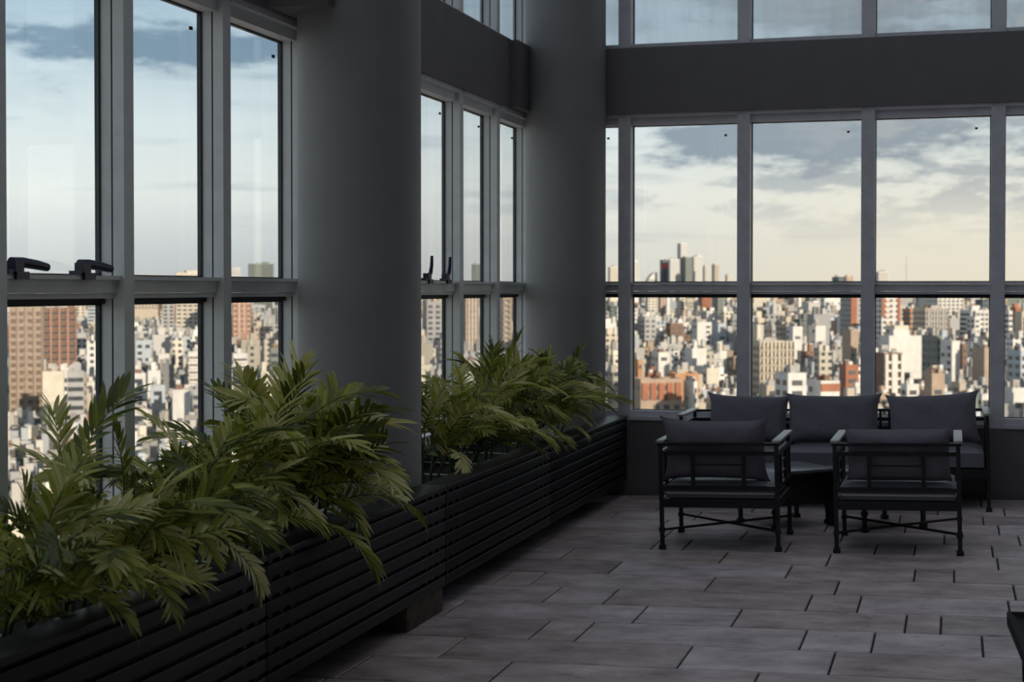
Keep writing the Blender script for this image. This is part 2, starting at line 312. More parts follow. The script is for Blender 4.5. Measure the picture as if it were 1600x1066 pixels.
# --- windows
wn = [0]
def gask(mb, P, u0, u1, z0, z1, w=.007):
    n0, n1 = -.012, .012
    ubox(mb, P, u0, u0+w, n0, n1, z0, z1); ubox(mb, P, u1-w, u1, n0, n1, z0, z1)
    ubox(mb, P, u0+w, u1-w, n0, n1, z0, z0+w); ubox(mb, P, u0+w, u1-w, n0, n1, z1-w, z1)
def bay(P, u0, u1, mw, upper, label, al, handles=None):
    """one window bay: opening u0..u1, mullion of width mw beyond u1"""
    wn[0] += 1; root = empty('window_%d' % wn[0], P((u0+u1)/2, 0, ZB1 if upper else ZS)); tag(root, label, kind='structure')
    inv = Matrix.Translation(-root.location)
    def B(mb, name, m):
        o = mb.build(name, m, root); o.data.transform(inv); return o
    if upper:
        lights = [(ZB1+.035, ZU-.05)]
        mb = MB(); ubox(mb, P, u0, u1, -.03, .10, ZB1, ZB1+.035); B(mb, 'sill', al)
        ubox(mb := MB(), P, u0, u1, -.03, .10, ZU-.05, ZU); B(mb, 'head', al)
        mz0, mz1 = ZB1, ZU
    else:
        lights = [(ZS+.072, ZT0-.022), (ZT1, ZH)]
        mb = MB(); ubox(mb, P, u0, u1, -.05, .135, ZS, ZS+.028); ubox(mb, P, u0, u1, -.03, .09, ZS+.028, ZS+.072); B(mb, 'sill', al)
        mb = MB(); ubox(mb, P, u0, u1, -.04, .085, ZT0+.022, ZT1-.018); ubox(mb, P, u0, u1, -.04, .075, ZT0, ZT0+.021); ubox(mb, P, u0, u1, -.04, .105, ZT1-.017, ZT1)
        B(mb, 'transom', al)
        ubox(mb := MB(), P, u0, u1, -.03, .03, ZT0-.022, ZT0); B(mb, 'gasket', 'gasket')
        mb = MB(); ubox(mb, P, u0, u1, -.03, .09, ZH, ZB0-.028); ubox(mb, P, u0-.002, u1+.002, -.03, .128, ZB0-.028, ZB0); B(mb, 'head', al)
        mz0, mz1 = ZS, ZB0
    mb = MB(); ubox(mb, P, u1, u1+mw, -.014, .060, mz0, mz1); ubox(mb, P, u1, u1+mw, .068, .12, mz0, mz1); B(mb, 'mullion', al)
    mb = MB(); ubox(mb, P, u1+.005, u1+mw-.005, .060, .068, mz0, mz1); B(mb, 'joint', 'gasket')
    for i, (z0, z1) in enumerate(lights):
        gb = MB(); gask(gb, P, u0, u1, z0, z1); B(gb, 'gasket', 'gasket')
        pb = MB(); ubox(pb, P, u0+.0071, u1-.0071, 0, .006, z0+.0071, z1-.0071); B(pb, 'pane', 'dusty_glass' if upper else 'glass')
        if i == 1 or upper:     # little drain plug in the upper corner of each pane
            pb = MB(); ubox(pb, P, u1-.115, u1-.095, .004, .014, z1-.10, z1-.085); B(pb, 'vent_plug', 'gasket')
    for hu, hk in (handles or []):
        hb = MB(); 
        ubox(hb, P, hu-.035, hu+.045, .06, .118, ZT1-.018, ZT1+.010); ubox(hb, P, hu-.075, hu-.03, .07, .11, ZT1, ZT1+.018)
        ubox(hb, P, hu-.035, hu+.02, .07, .112, ZT1+.010, ZT1+.05)
        if hk == 0: pts = [P(hu-.03, .09, ZT1+.047), P(hu+.03, .092, ZT1+.045), P(hu+.12, .096, ZT1+.037), P(hu+.19, .098, ZT1+.028)]; rr = [.017, .020, .019, .016]
        else: pts = [P(hu+.005, .09, ZT1+.03), P(hu+.03, .10, ZT1+.05), P(hu+.038, .105, ZT1+.10), P(hu+.03, .11, ZT1+.165)]; rr = [.016, .014, .012, .010]
        hb.tube(pts, rr, 10); B(hb, 'window_handle', 'handle')
    return root
ORD = ['first', 'second', 'third', 'fourth', 'fifth', 'sixth', 'seventh', 'eighth', 'ninth', 'tenth', 'eleventh', 'twelfth', 'thirteenth', 'fourteenth', 'fifteenth']
LU = [4.85+.9*k for k in range(-6, 8)]
for k in range(-6, 8):
    u0 = 4.85+.9*k; u1 = min(u0+.82, YB-.1)
    hs = None
    if k == 0: hs = [(u0+.10, 0), (u0+.56, 0)]
    if k == 5: hs = [(u0+.22, 1), (u0+.60, 1)]
    where = {0: 'tall left window nearest the frame edge, two indigo-black handles on its rail', 1: 'tall left window, second from the frame edge, no handles', 2: 'narrow-looking left window just before the nearer column',
             3: 'left window hidden behind the nearer column', 4: 'left window mostly behind the nearer column', 5: 'left window just past the nearer column with two upturned black handles',
             6: 'left window between the handled one and the corner', 7: 'last left window beside the corner column'}.get(k, 'left window outside the frame near the camera, %s from the corner' % ORD[7-k])
    bay(PL, u0, u1, .08, False, where, 'alu', hs)
    bay(PL, u0, u1, .08, True, 'upper left window above the beam, %s from the corner column' % ORD[7-k], 'alu')
MX = [-2.57+.9447*k for k in range(0, 13)]
bay(PBk, MX[0]-.85, MX[0], .10, False, 'narrow strip of back window beside the corner column', 'alu_back')
bay(PBk, MX[0]-.85, MX[0], .10, True, 'narrow strip of upper back window beside the corner column', 'alu_back')
for k in range(0, 8):
    u0, u1 = MX[k]+.10, MX[k+1]
    bay(PBk, u0, u1, .10, False, 'large back window looking over the city, %s to the right of the column strip' % ORD[k], 'alu_back')
    bay(PBk, u0, u1, .10, True, 'dusty upper back window above the beam, %s to the right of the column strip' % ORD[k], 'alu_back')
ubox(MB(), PBk, MX[8]+.1, XR, -.1, .12, ZS, ZU).build('wall_back_end', 'plaster', wb)
ubox(MB(), PL, YF, 4.85-.9*6, -.1, .12, ZS, ZU).build('wall_left_end', 'plaster', wl)
# --- the two round columns
for (cx, cy, lab) in ((-2.945, 7.40, 'thick round grey column rising out of the planter, nearer the camera'), (-2.965, 11.86, 'round grey column standing in the far corner')):
    r = .317; root = empty('column', (cx, cy, fz(cx)-.05)); tag(root, lab, 'column')
    MB().lathe([(r, 0), (r, ZC+.05-fz(cx))], n=64).build('shaft', 'column', root)
    MB().lathe([(r+.012, 0), (r+.012, .10), (r+.003, .112)], n=64).build('base_ring', 'column', root)
# ================================================================== PLANTERS
PX0, PX1, PZ = -2.48, -3.28, .60
JN = [3.16, 5.29, 7.42, 9.55, 11.93]
PLAB = ['long charcoal slatted planter in the near left corner of the frame', 'long charcoal slatted planter ending at the nearer column, light wooden block under it',
        'long charcoal slatted planter just past the nearer column', 'long charcoal slatted planter running into the far corner']
slatd = {}
for i, (a, b) in enumerate(zip(JN, JN[1:])):
    a += .003; b -= .003; ln = b-a
    root = empty('slatted_planter', (PX0, a, fz(PX0))); tag(root, PLAB[i], 'planter', 'slatted planters along the left windows')
    z0 = -fz(PX0)
    if round(ln, 3) not in slatd:
        me = MB().cbox(-.022, 0, 0, ln, 0, .050, .004).mesh('slat', 'black_slat'); slatd[round(ln, 3)] = me
    for k in range(7):
        o = bpy.data.objects.new('slat', slatd[round(ln, 3)]); COL.objects.link(o); o.parent = root; o.location = (-.004, 0, z0+.088+k*.0695)
    MB().cbox(-.14, .006, 0, ln, z0+PZ-.024, z0+PZ, .004).build('cap_board', 'cap', root)
    MB().box(-.040, -.030, .002, ln-.002, z0+.10, z0+PZ-.026).build('backing_panel', 'gasket', root)
    for p in (.06, .16, .26, ln-.26, ln-.16, ln-.06) if i else (.06, ln-.16, ln-.06):
        MB().cbox(-.030, -.016, p-.018, p+.018, z0+.09, z0+PZ-.026, .003).build('batten', 'black_slat', root)
    if i == 3: MB().box(-.14, -.004, ln-.02, ln, z0+.09, z0+PZ-.026).build('end_panel', 'black_slat', root)
    tr = MB(); w = PX1-PX0
    b0 = .01 if i != 2 else 7.73-a; b1 = ln-.01 if i not in (1, 3) else ((7.07 if i == 1 else 11.52)-a)     # the bed stops at the columns
    tr.box(w, -.045, b0, b1, z0+.11, z0+.13); tr.box(w, w+.012, b0, b1, z0+.13, z0+.50)
    tr.build('trough', 'gasket', root)
    lp = MB(); lp.box(-.165, -.150, b0+.01, b1-.01, z0+.44, z0+.515)
    for q in (b0+.3, (b0+b1)*.5, b1-.3): lp.box(w+.012, -.150, q-.012, q+.012, z0+.495, z0+.50)
    lp.build('liner_rim', 'liner', root)
    MB().box(w+.013, -.166, b0+.01, b1-.01, z0+.131, z0+.44).build('soil', 'soil', root)
    if i == 1: MB().cbox(w+.05, -.17, b1-.20, b1-.015, z0+.515, z0+.53, .003).build('bed_cover', 'liner', root)
    for q in ((.32, ln-.90) if i != 1 else (.30, 1.57)):
        big = i == 1 and q > 1
        MB().cbox(-.125 if big else -.60, -.012 if big else -.30, q, q+(.53 if big else .3), .0, z0+.105, .006).build('plinth_block', 'plinth' if big else 'gasket', root)
# ================================================================== PALMS
def frond_meshes():
    out = []; rg = random.Random(11)
    for vi in range(10):
        L = rg.uniform(.50, .66); a0 = math.radians(rg.uniform(5, 20)); bend = math.radians(rg.uniform(45, 105)); n = 16
        if vi < 2: bend = math.radians(28); a0 = math.radians(4)
        pts = []; p = Vector((0, 0, 0)); tans = []
        for i in range(n+1):
            t = i/n; a = a0+bend*t**1.3; d = Vector((math.sin(a), 0, math.cos(a))); pts.append(p.copy()); tans.append(d); p += d*L/n
        rb = MB(); rb.tube(pts, [.0055-.0042*i/n for i in range(n+1)], 5)
        lb = MB(); npair = rg.randint(14, 17); tw = rg.uniform(-.15, .15)
        for k in range(npair):
            t = .26+.74*k/(npair-1); fi = t*n; i = min(int(fi), n-1); fr = fi-i
            base = pts[i].lerp(pts[i+1], fr); d = tans[i].lerp(tans[i+1], fr).normalized(); up = Vector((-d.z, 0, d.x))  # upper side of the blade
            ll = .235*math.sin(math.pi*(.18+.72*(1-abs(t-.5)*.8)))*(1.0-.35*max(0, t-.72)/.28)*rg.uniform(.88, 1.1)
            for s in (-1, 1):
                phi = math.radians(62-38*t+rg.uniform(-7, 7)); side = Vector((0, s, 0))
                dl = (d*math.cos(phi)+side*math.sin(phi)+up*(.22+rg.uniform(-.1, .12))).normalized()
                nrm = dl.cross(d*s if abs(dl.dot(d)) < .98 else side).normalized()
                wdir = nrm.cross(dl).normalized(); q = base.copy(); cur = dl.copy(); vv = []; m = 5
                if up.dot(nrm) < 0: nrm = -nrm
                W_ = rg.uniform(.0092, .0125)
                for j in range(m+1):
                    u = j/m; w = W_*(math.sin(math.pi*min(1, u*.86+.10))**.8) if j < m else .0006
                    vv += [q-wdir*w+nrm*w*.30, q.copy(), q+wdir*w+nrm*w*.30]
                    cur = (cur+Vector((0, 0, -.10*rg.uniform(.6, 1.3)))).normalized(); q = q+cur*ll/m
                ff = []
                for j in range(m): b = j*3; ff += [(b, b+1, b+4, b+3), (b+1, b+2, b+5, b+4)]
                lb.add(vv, ff, True)
        out.append((rb.mesh('rachis', 'stem'), lb.mesh('frond', 'leaf')))
    return out
FR = frond_meshes()
def palm(x, y, h, nf, spread, lean, label, group, seed):
    rg = random.Random(seed); zb = .44; root = empty('potted_palm', (x, y, zb)); tag(root, label, 'palm', group)
    ns = 6; stems = []
    for k in range(ns):
        a = 2*math.pi*k/ns+rg.uniform(-.4, .4); r0 = rg.uniform(.02, .07); hh = h*rg.uniform(.30, .62); o = rg.uniform(.03, .12)
        p0 = Vector((r0*math.cos(a), r0*math.sin(a), 0)); p1 = Vector(((r0+o)*math.cos(a)+lean*.08, (r0+o)*math.sin(a), hh))
        MB().tube([p0, p0.lerp(p1, .5)+Vector((0, 0, .01)), p1], [.009, .008, .006], 6).build('stem', 'stem', root); stems.append((p0, p1))
    for k in range(nf):
        p0, p1 = stems[k % ns]; t = rg.uniform(.45, 1.0); a = 2*math.pi*(k*.381966)+rg.uniform(-.35, .35)
        frac = k/nf; tilt = spread*(.1+.95*frac)*rg.uniform(.75, 1.2)      # inner fronds upright, outer ones falling outward
        if k % 9 == 0: tilt *= .4
        sc_ = h/.72*rg.uniform(.82, 1.12)*(.92 if frac > .6 else 1)
        if math.cos(a) < -.35: sc_ *= .82; tilt *= .6                      # the glass holds them back
        rb, lb = FR[rg.randrange(10)]
        f = bpy.data.objects.new('frond', lb); COL.objects.link(f); f.parent = root; f.location = p0.lerp(p1, t)
        f.rotation_mode = 'ZYX'; f.rotation_euler = (rg.uniform(-.25, .25), tilt, a); f.scale = (sc_,)*3
        c = bpy.data.objects.new('rachis', rb); COL.objects.link(c); c.parent = f
    return root
PALMS = [(-2.82, 4.05, .56, 30, 1.05, .4), (-2.80, 4.50, .60, 34, 1.05, .6), (-2.80, 4.98, .58, 30, 1.1, .6), (-2.88, 5.42, .62, 28, 1.0, .3), (-2.84, 5.88, .68, 30, 1.0, .4), (-2.88, 6.10, .74, 32, .85, .4), (-2.80, 6.30, .56, 20, .75, .4),
         (-2.90, 8.30, .66, 24, .85, .2), (-2.86, 8.80, .62, 26, .95, .4), (-2.90, 9.35, .70, 28, .9, .3), (-2.84, 9.90, .68, 28, .95, .4), (-2.88, 10.42, .68, 28, .95, .4), (-2.82, 10.78, .54, 26, .95, .4)]
PLABS = ['leafy palm at the left frame edge, nearest the camera', 'second palm from the left frame edge, broad pale fronds in front', 'third palm from the left, fronds spilling over the planter edge', 'middle palm of the nearer row in front of the second mullion',
         'palm in front of the third left window, fifth from the frame edge', 'tallest palm of the nearer row, its tips above the sill before the column', 'palm reaching across the nearer column, last of the nearer row',
         'sparse palm directly behind the nearer column', 'first full palm past the nearer column', 'palm under the handled far window, third behind the column', 'tall bushy palm in the middle of the far row', 'bushy palm in front of the corner column', 'last palm of the far row, drooping over the planter end']
for i, p in enumerate(PALMS):
    palm(*p, PLABS[i], 'palms of the nearer row' if i < 7 else 'palms of the far row', 50+i)
# ================================================================== FURNITURE
TILT = -math.atan(SL)
def pillow_mb(w, h, t, seed, ear=.05, sag=0.0):
    rg = random.Random(seed); n = 20; mb = MB(); vs_ = []; ph = [rg.uniform(0, 6.28) for _ in range(6)]
    for s in (1, -1):
        for i in range(n+1):
            for j in range(n+1):
                u = -1+2*i/n; v = -1+2*j/n
                uu = math.copysign(abs(u)**.85, u); vv = math.copysign(abs(v)**.85, v)
                x = w/2*uu*(1-.05*(1-v*v)); y = h/2*vv*(1-.05*(1-u*u))
                c = (abs(u)*abs(v))**6; x *= 1+ear*c; y *= 1+ear*1.6*c
                if v > 0: y -= sag*(1-u*u)*v
                b = max(0, (1-u**4)*(1-v**4))**.55
                wr = .006*math.sin(7*u+ph[0]+3*v)*math.sin(4*v+ph[1])+.005*math.sin(13*(u-v*.6)+ph[2])*(abs(u*v))**.5
                vs_.append((x, s*(t/2*b*(1-.12*v)+wr*b), y+h/2))
    N_ = (n+1)**2; fs = []
    for i in range(n):
        for j in range(n):
            a = i*(n+1)+j; q = (a, a+1, a+n+2, a+n+1); fs.append(q[::-1]); fs.append(tuple(k+N_ for k in q))
    mb.add(vs_, fs, True); return mb
def cushion_mb(x0, x1, y0, y1, z0, z1, r=.022, crown=.012):
    bm = bmesh.new(); bmesh.ops.create_grid(bm, x_segments=14, y_segments=10, size=1); bm.free()
    mb = MB(); nx, ny = 16, 12; vs_ = []; fs = []
    for s in (0, 1):
        for i in range(nx+1):
            for j in range(ny+1):
                u = i/nx; v = j/ny; e = min(u, 1-u)*(x1-x0); g = min(v, 1-v)*(y1-y0); d = min(e, g)
                b = math.sin(min(1, d/(r*3))*math.pi/2); z = (z1-r*(1-b)+crown*math.sin(math.pi*u)*math.sin(math.pi*v)) if s else z0+r*(1-b)*.5
                vs_.append((x0+u*(x1-x0), y0+v*(y1-y0), z))
    N_ = (nx+1)*(ny+1); I = lambda s, i, j: s*N_+i*(ny+1)+j
    for i in range(nx):
        for j in range(ny):
            fs.append((I(1,i,j), I(1,i+1,j), I(1,i+1,j+1), I(1,i,j+1))); fs.append((I(0,i,j), I(0,i,j+1), I(0,i+1,j+1), I(0,i+1,j)))
    for i in range(nx): fs.append((I(0,i,0), I(0,i+1,0), I(1,i+1,0), I(1,i,0))); fs.append((I(0,i+1,ny), I(0,i,ny), I(1,i,ny), I(1,i+1,ny)))
    for j in range(ny): fs.append((I(0,0,j+1), I(0,0,j), I(1,0,j), I(1,0,j+1))); fs.append((I(0,nx,j), I(0,nx,j+1), I(1,nx,j+1), I(1,nx,j)))
    mb.add(vs_, fs, True); return mb
def piping_mb(x0, x1, y0, y1, z, r=.005):
    mb = MB(); c = .012
    mb.tube([(x0+c,y0,z),(x1-c,y0,z),(x1,y0+c,z),(x1,y1-c,z),(x1-c,y1,z),(x0+c,y1,z),(x0,y1-c,z),(x0,y0+c,z),(x0+c,y0,z)], r, 6); return mb
T = .026
def leg(root, x, y, top):
    l = MB().cbox(x-T/2, x+T/2, y-T/2, y+T/2, 0.028, top, .003).build('leg', 'iron', root)
    MB().cbox(x-.021, x+.021, y-.021, y+.021, 0, .030, .004).build('foot', 'iron', l)
    MB().cbox(x-.018, x+.018, y-.018, y+.018, .108, .135, .004).build('collar', 'iron', l)
    return l
def rail(root, p, q, w=.024, h=.026, name='rail'):
    return MB().bar(p, q, w, h).build(name, 'iron', root)
def lattice(root, P, a0, a1, z0, z1):
    """panel between two legs: two rails, two uprights, two rungs. P(a,z) -> point"""
    rail(root, P(a0, z1), P(a1, z1)); rail(root, P(a0, z0), P(a1, z0))
    L_ = a1-a0; b0, b1 = a0+.28*L_, a0+.72*L_
    for b in (b0, b1): rail(root, P(b, z0), P(b, z1), .022, .024, 'upright')
    for k in (1, 2): rail(root, P(b0, z0+(z1-z0)*k/3), P(b1, z0+(z1-z0)*k/3), .012, .012, 'rung')
def armchair(loc, label, w=.715, d=.69, h=.675):
    """local: back at -y, open front at +y"""
    root = empty('armchair', loc, (0, TILT, 0)); tag(root, label, 'chair', 'iron armchairs seen from behind')
    hw, hd = w/2, d/2
    for sx in (-1, 1):
        for sy in (-1, 1): leg(root, sx*hw, sy*hd, h-.012)
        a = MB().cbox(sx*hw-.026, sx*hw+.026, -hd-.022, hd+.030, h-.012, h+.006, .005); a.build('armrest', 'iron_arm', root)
        lattice(root, lambda a_, z, sx=sx: (sx*hw, a_, z), -hd, hd, .385, h-.075)
    MB().cbox(-hw-.02, hw+.02, -hd-.014, -hd+.014, h-.030, h-.010, .003).build('top_rail', 'iron', root)
    lattice(root, lambda a_, z: (a_, -hd, z), -hw, hw, .385, h-.075)
    for sy in (-1, 1): MB().cbox(-hw, hw, sy*hd-.011, sy*hd+.011, .262, .315, .003).build('apron', 'iron', root)
    for sx in (-1, 1): MB().cbox(sx*hw-.011, sx*hw+.011, -hd, hd, .262, .315, .003).build('apron', 'iron', root)
    MB().box(-hw+.01, hw-.01, -hd+.01, hd-.01, .296, .308).build('seat_deck', 'iron', root)
    rail(root, (-hw, -hd, .122), (hw, hd, .122), .014, .014, 'cross_stretcher'); rail(root, (hw, -hd, .124), (-hw, hd, .124), .014, .014, 'cross_stretcher')
    c = cushion_mb(-hw+.022, hw-.022, -hd+.024, hd+.0, .309, .415).build('seat_cushion', 'leatherette', root)
    piping_mb(-hw+.019, hw-.019, -hd+.021, hd+.003, .350, .008).build('piping', 'piping', c)
    return root
def scatter_pillow(loc, rot, w, h, t, seed, label, ear=.05, sag=0.0, group=None):
    o = pillow_mb(w, h, t, seed, ear, sag).build('cushion', 'fabric', None, False); o.location = loc; o.rotation_euler = rot; tag(o, label, 'cushion', group)
    return o
C1 = (-1.376, 9.77); C2 = (-.312, 9.77)
armchair((C1[0], C1[1], fz(C1[0])), 'black iron armchair on the left, its back cushion standing tall above the rail')
armchair((C2[0], C2[1], fz(C2[0])), 'black iron armchair on the right, its back cushion slumped level with the rail')
scatter_pillow((C1[0]-.045, C1[1]-.20, fz(C1[0])+.422), (.20, TILT+.015, 0), .64, .385, .16, 1, 'tall dark grey cushion with pointed corners in the left armchair', .08, .0)
scatter_pillow((C2[0]-.0, C2[1]-.19, fz(C2[0])+.422), (.26, TILT, 0), .62, .335, .17, 2, 'slumped dark grey cushion in the right armchair', .0, .0)
# sofa
def sofa(x0, x1, y0, y1, h=.69):
    cx = (x0+x1)/2; root = empty('sofa', (cx, (y0+y1)/2, fz(cx)), (0, TILT, 0)); tag(root, 'three-seat black iron sofa with dark seat cushions under the back windows', 'sofa')
    hw, hd = (x1-x0)/2, (y1-y0)/2
    for sx in (-1, 0, 1):
        for sy in (-1, 1): leg(root, sx*hw, sy*hd, (h-.012) if sx else .30)
    for sx in (-1, 1):
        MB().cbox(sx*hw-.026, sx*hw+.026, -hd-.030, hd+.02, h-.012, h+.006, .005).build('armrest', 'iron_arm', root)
        lattice(root, lambda a_, z, sx=sx: (sx*hw, a_, z), -hd, hd, .36, h-.075)
    MB().cbox(-hw-.02, hw+.02, hd-.014, hd+.014, h-.026, h-.006, .003).build('top_rail', 'iron', root)
    rail(root, (-hw, hd, h-.085), (hw, hd, h-.085)); rail(root, (-hw, hd, .36), (hw, hd, .36))
    for f in (-.68, -.30, .30, .36, .68, -.36): rail(root, (f*hw, hd, .36), (f*hw, hd, h-.02), .018, .018, 'upright')
    for sy in (-1, 1): MB().cbox(-hw, hw, sy*hd-.011, sy*hd+.011, .235, .300, .003).build('apron', 'iron', root)
    for sx in (-1, 1): MB().cbox(sx*hw-.011, sx*hw+.011, -hd, hd, .235, .300, .003).build('apron', 'iron', root)
    MB().box(-hw+.01, hw-.01, -hd+.01, hd-.01, .28, .295).build('seat_deck', 'iron', root)
    n = 3; ww = (2*hw-.05)/n
    for k in range(n):
        a = -hw+.025+k*ww
        c = cushion_mb(a+.003, a+ww-.003, -hd+.012, hd-.03, .296, .440, .03).build('seat_cushion', 'leatherette', root)
    return root
SX0, SX1, SY0, SY1 = -1.925, .248, 11.30, 11.93
sofa(SX0, SX1, SY0, SY1)
for (x, w, hh, seed, lab, ry, rz) in ((-1.50, .60, .36, 5, 'dark grey cushion on the left end of the sofa', .045, .03), (-.86, .68, .36, 6, 'dark grey cushion in the middle of the sofa, both corners pointed', .01, 0), (-.13, .64, .36, 8, 'dark grey cushion on the right end of the sofa, one corner peaked', -.05, -.03)):
    scatter_pillow((x, SY1-.26, fz(x)+.452), (-.24, TILT+ry, rz), w, hh, .17, seed, lab, .06, .0)
# side tables between the seats
def side_table(cx, cy, rz, label):
    root = empty('side_table', (cx, cy, fz(cx)), (0, TILT, 0)); tag(root, label, 'table', 'square iron side tables')
    rt = empty('table_frame', (0, 0, 0), (0, 0, rz))
    COL.objects.unlink(rt); bpy.data.objects.remove(rt)
    root.rotation_euler = (Matrix.Rotation(TILT, 4, 'Y') @ Matrix.Rotation(rz, 4, 'Z')).to_euler()
    s = .225
    for sx in (-1, 1):
        for sy in (-1, 1): leg(root, sx*s, sy*s, .37)
    MB().cbox(-s-.035, s+.035, -s-.035, s+.035, .372, .392, .005).build('table_top', 'tabletop', root)
    MB().cbox(-s-.037, s+.037, -s-.037, s+.037, .352, .372, .003).build('top_frame', 'iron', root)
    for k in range(4):
        R = Matrix.Rotation(k*math.pi/2, 4, 'Z'); o = MB().box(-s+.014, s-.014, s-.006, s+.006, .165, .352).build('side_panel', 'iron', root); o.data.transform(R)
    MB().box(-s, s, -s, s, .160, .172).build('lower_shelf', 'iron', root)
    return root
side_table(-1.09, 10.565, math.radians(38), 'square black side table between the two armchairs, its pale top showing')
side_table(-.50, 10.56, math.radians(36), 'square black side table hidden behind the right armchair')
# dark low table cut by the right frame edge
M['table_black'] = mat('matt_black_table', (.010, .010, .011), .7, .2, 8, 0, 0, None, .15)
root = empty('low_table', (.645, 5.37, fz(.62)), (0, TILT, .05)); tag(root, 'corner of a dark low table with raised rim at the right frame edge', 'table')
hw, hd, hz = .42, .50, .40
for sx in (-1, 1):
    for sy in (-1, 1): MB().cbox(sx*(hw-.07)-.025, sx*(hw-.07)+.025, sy*(hd-.07)-.025, sy*(hd-.07)+.025, 0, hz-.045, .004).build('leg', 'table_black', root)
MB().box(-hw+.02, hw-.02, -hd+.02, hd-.02, hz-.045, hz-.018).build('table_top', 'table_black', root)
for k in range(4):
    a = hw if k % 2 else hd; b = hd if k % 2 else hw
    mb = MB(); mb.add([(-b, -a, hz-.05), (b, -a, hz-.05), (-b, -a, hz-.004), (b, -a, hz-.004), (-b+.012, -a+.012, hz), (b-.012, -a+.012, hz), (-b+.035, -a+.035, hz-.018), (b-.035, -a+.035, hz-.018), (-b+.035, -a+.035, hz-.05), (b-.035, -a+.035, hz-.05)],
        [(0,1,3,2),(2,3,5,4),(4,5,7,6),(6,7,9,8),(8,9,1,0),(0,2,4,6,8),(1,9,7,5,3)])
    o = mb.build('rim', 'table_black', root); o.data.transform(Matrix.Rotation(k*math.pi/2, 4, 'Z'))
# ================================================================== THE CITY BELOW
GZ = -52.0; GA = math.radians(30)                 # street level, angle of the street grid
T1 = Vector((math.cos(GA), math.sin(GA), 0)); T2 = Vector((-math.sin(GA), math.cos(GA), 0))
PAL = {'white': (.66, .65, .63), 'cream': (.64, .59, .50), 'beige': (.50, .44, .36), 'grey': (.40, .40, .40), 'tan': (.40, .31, .24), 'brick red': (.36, .15, .09), 'orange': (.46, .25, .14),
       'pale blue': (.45, .50, .55), 'brown': (.22, .14, .10), 'grey-green': (.20, .23, .20), 'dark glass': (.07, .10, .12), 'pink': (.55, .40, .33), 'rose brick': (.40, .22, .16), 'tower stone': (.36, .29, .23)}  # last tone: cream facade darkened to stand for shade
for k, c in PAL.items(): M['b_'+k] = mat('facade_'+k.replace(' ', '_'), c, .85, .10, .35, 0, 0, None, .2, 3)
M['b_win'] = mat('dark_window', (.055, .06, .07), .25, .4, .5)
M['b_winbrown'] = mat('brown_shutter', (.16, .10, .07), .6, .3, .5)
M['b_roof'] = mat('roof_membrane', (.22, .21, .21), .9, .35, .12, 0, 0, None, .2)
M['b_redroof'] = mat('red_tile_roof', (.42, .13, .06), .85, .2, .4)
M['b_tank'] = mat('rooftop_render', (.42, .40, .38), .9, .3, .3)
M['b_sign'] = mat('red_sign', (.75, .03, .05), .5, .1)
M['b_band'] = mat('white_balcony', (.70, .67, .62), .8, .08, .4)
def px_az(x): return math.atan((x-800)/FPX)-YAW
def pix(p):
    d = Vector(p)-Vector((0, 0, HEYE)); fw = Vector((-math.sin(YAW), math.cos(YAW), 0)); rt = Vector((math.cos(YAW), math.sin(YAW), 0))
    D = d.dot(fw)
    return 800+FPX*d.dot(rt)/D, 452-FPX*d.z/D, D
def win_mb(w, d, h, style, rg, nfl, fh=3.0, cw=3.3, right=False):
    mb = MB(); top = h-1.2; faces = [('f', w), ('l', d)]+([('r', d)] if right else [])
    for fc, ln in faces:
        nc = max(1, int(ln/cw)); c = ln/nc
        if style == 'bands': nc, c = 1, ln
        for k in range(nfl):
            z1 = top-k*fh; z0 = z1-(1.5 if style != 'bands' else 1.35)
            if z0 < 2: break
            for i in range(nc):
                if style == 'sparse' and rg.random() < .55: continue
                a0, a1 = i*c+c*.22, i*c+c*.78
                if style == 'bands': a0, a1 = ln*.05, ln*.95
                if style == 'cols' and i % 3 == 1: a0, a1 = i*c+c*.02, i*c+c*.98
                e = .10
                if fc == 'f': mb.box(a0, a1, -e, .02, z0, z1)
                elif fc == 'l': mb.box(-e, .02, a0, a1, z0, z1)
                else: mb.box(w-.02, w+e, a0, a1, z0, z1)
    return mb
ncity = [0]
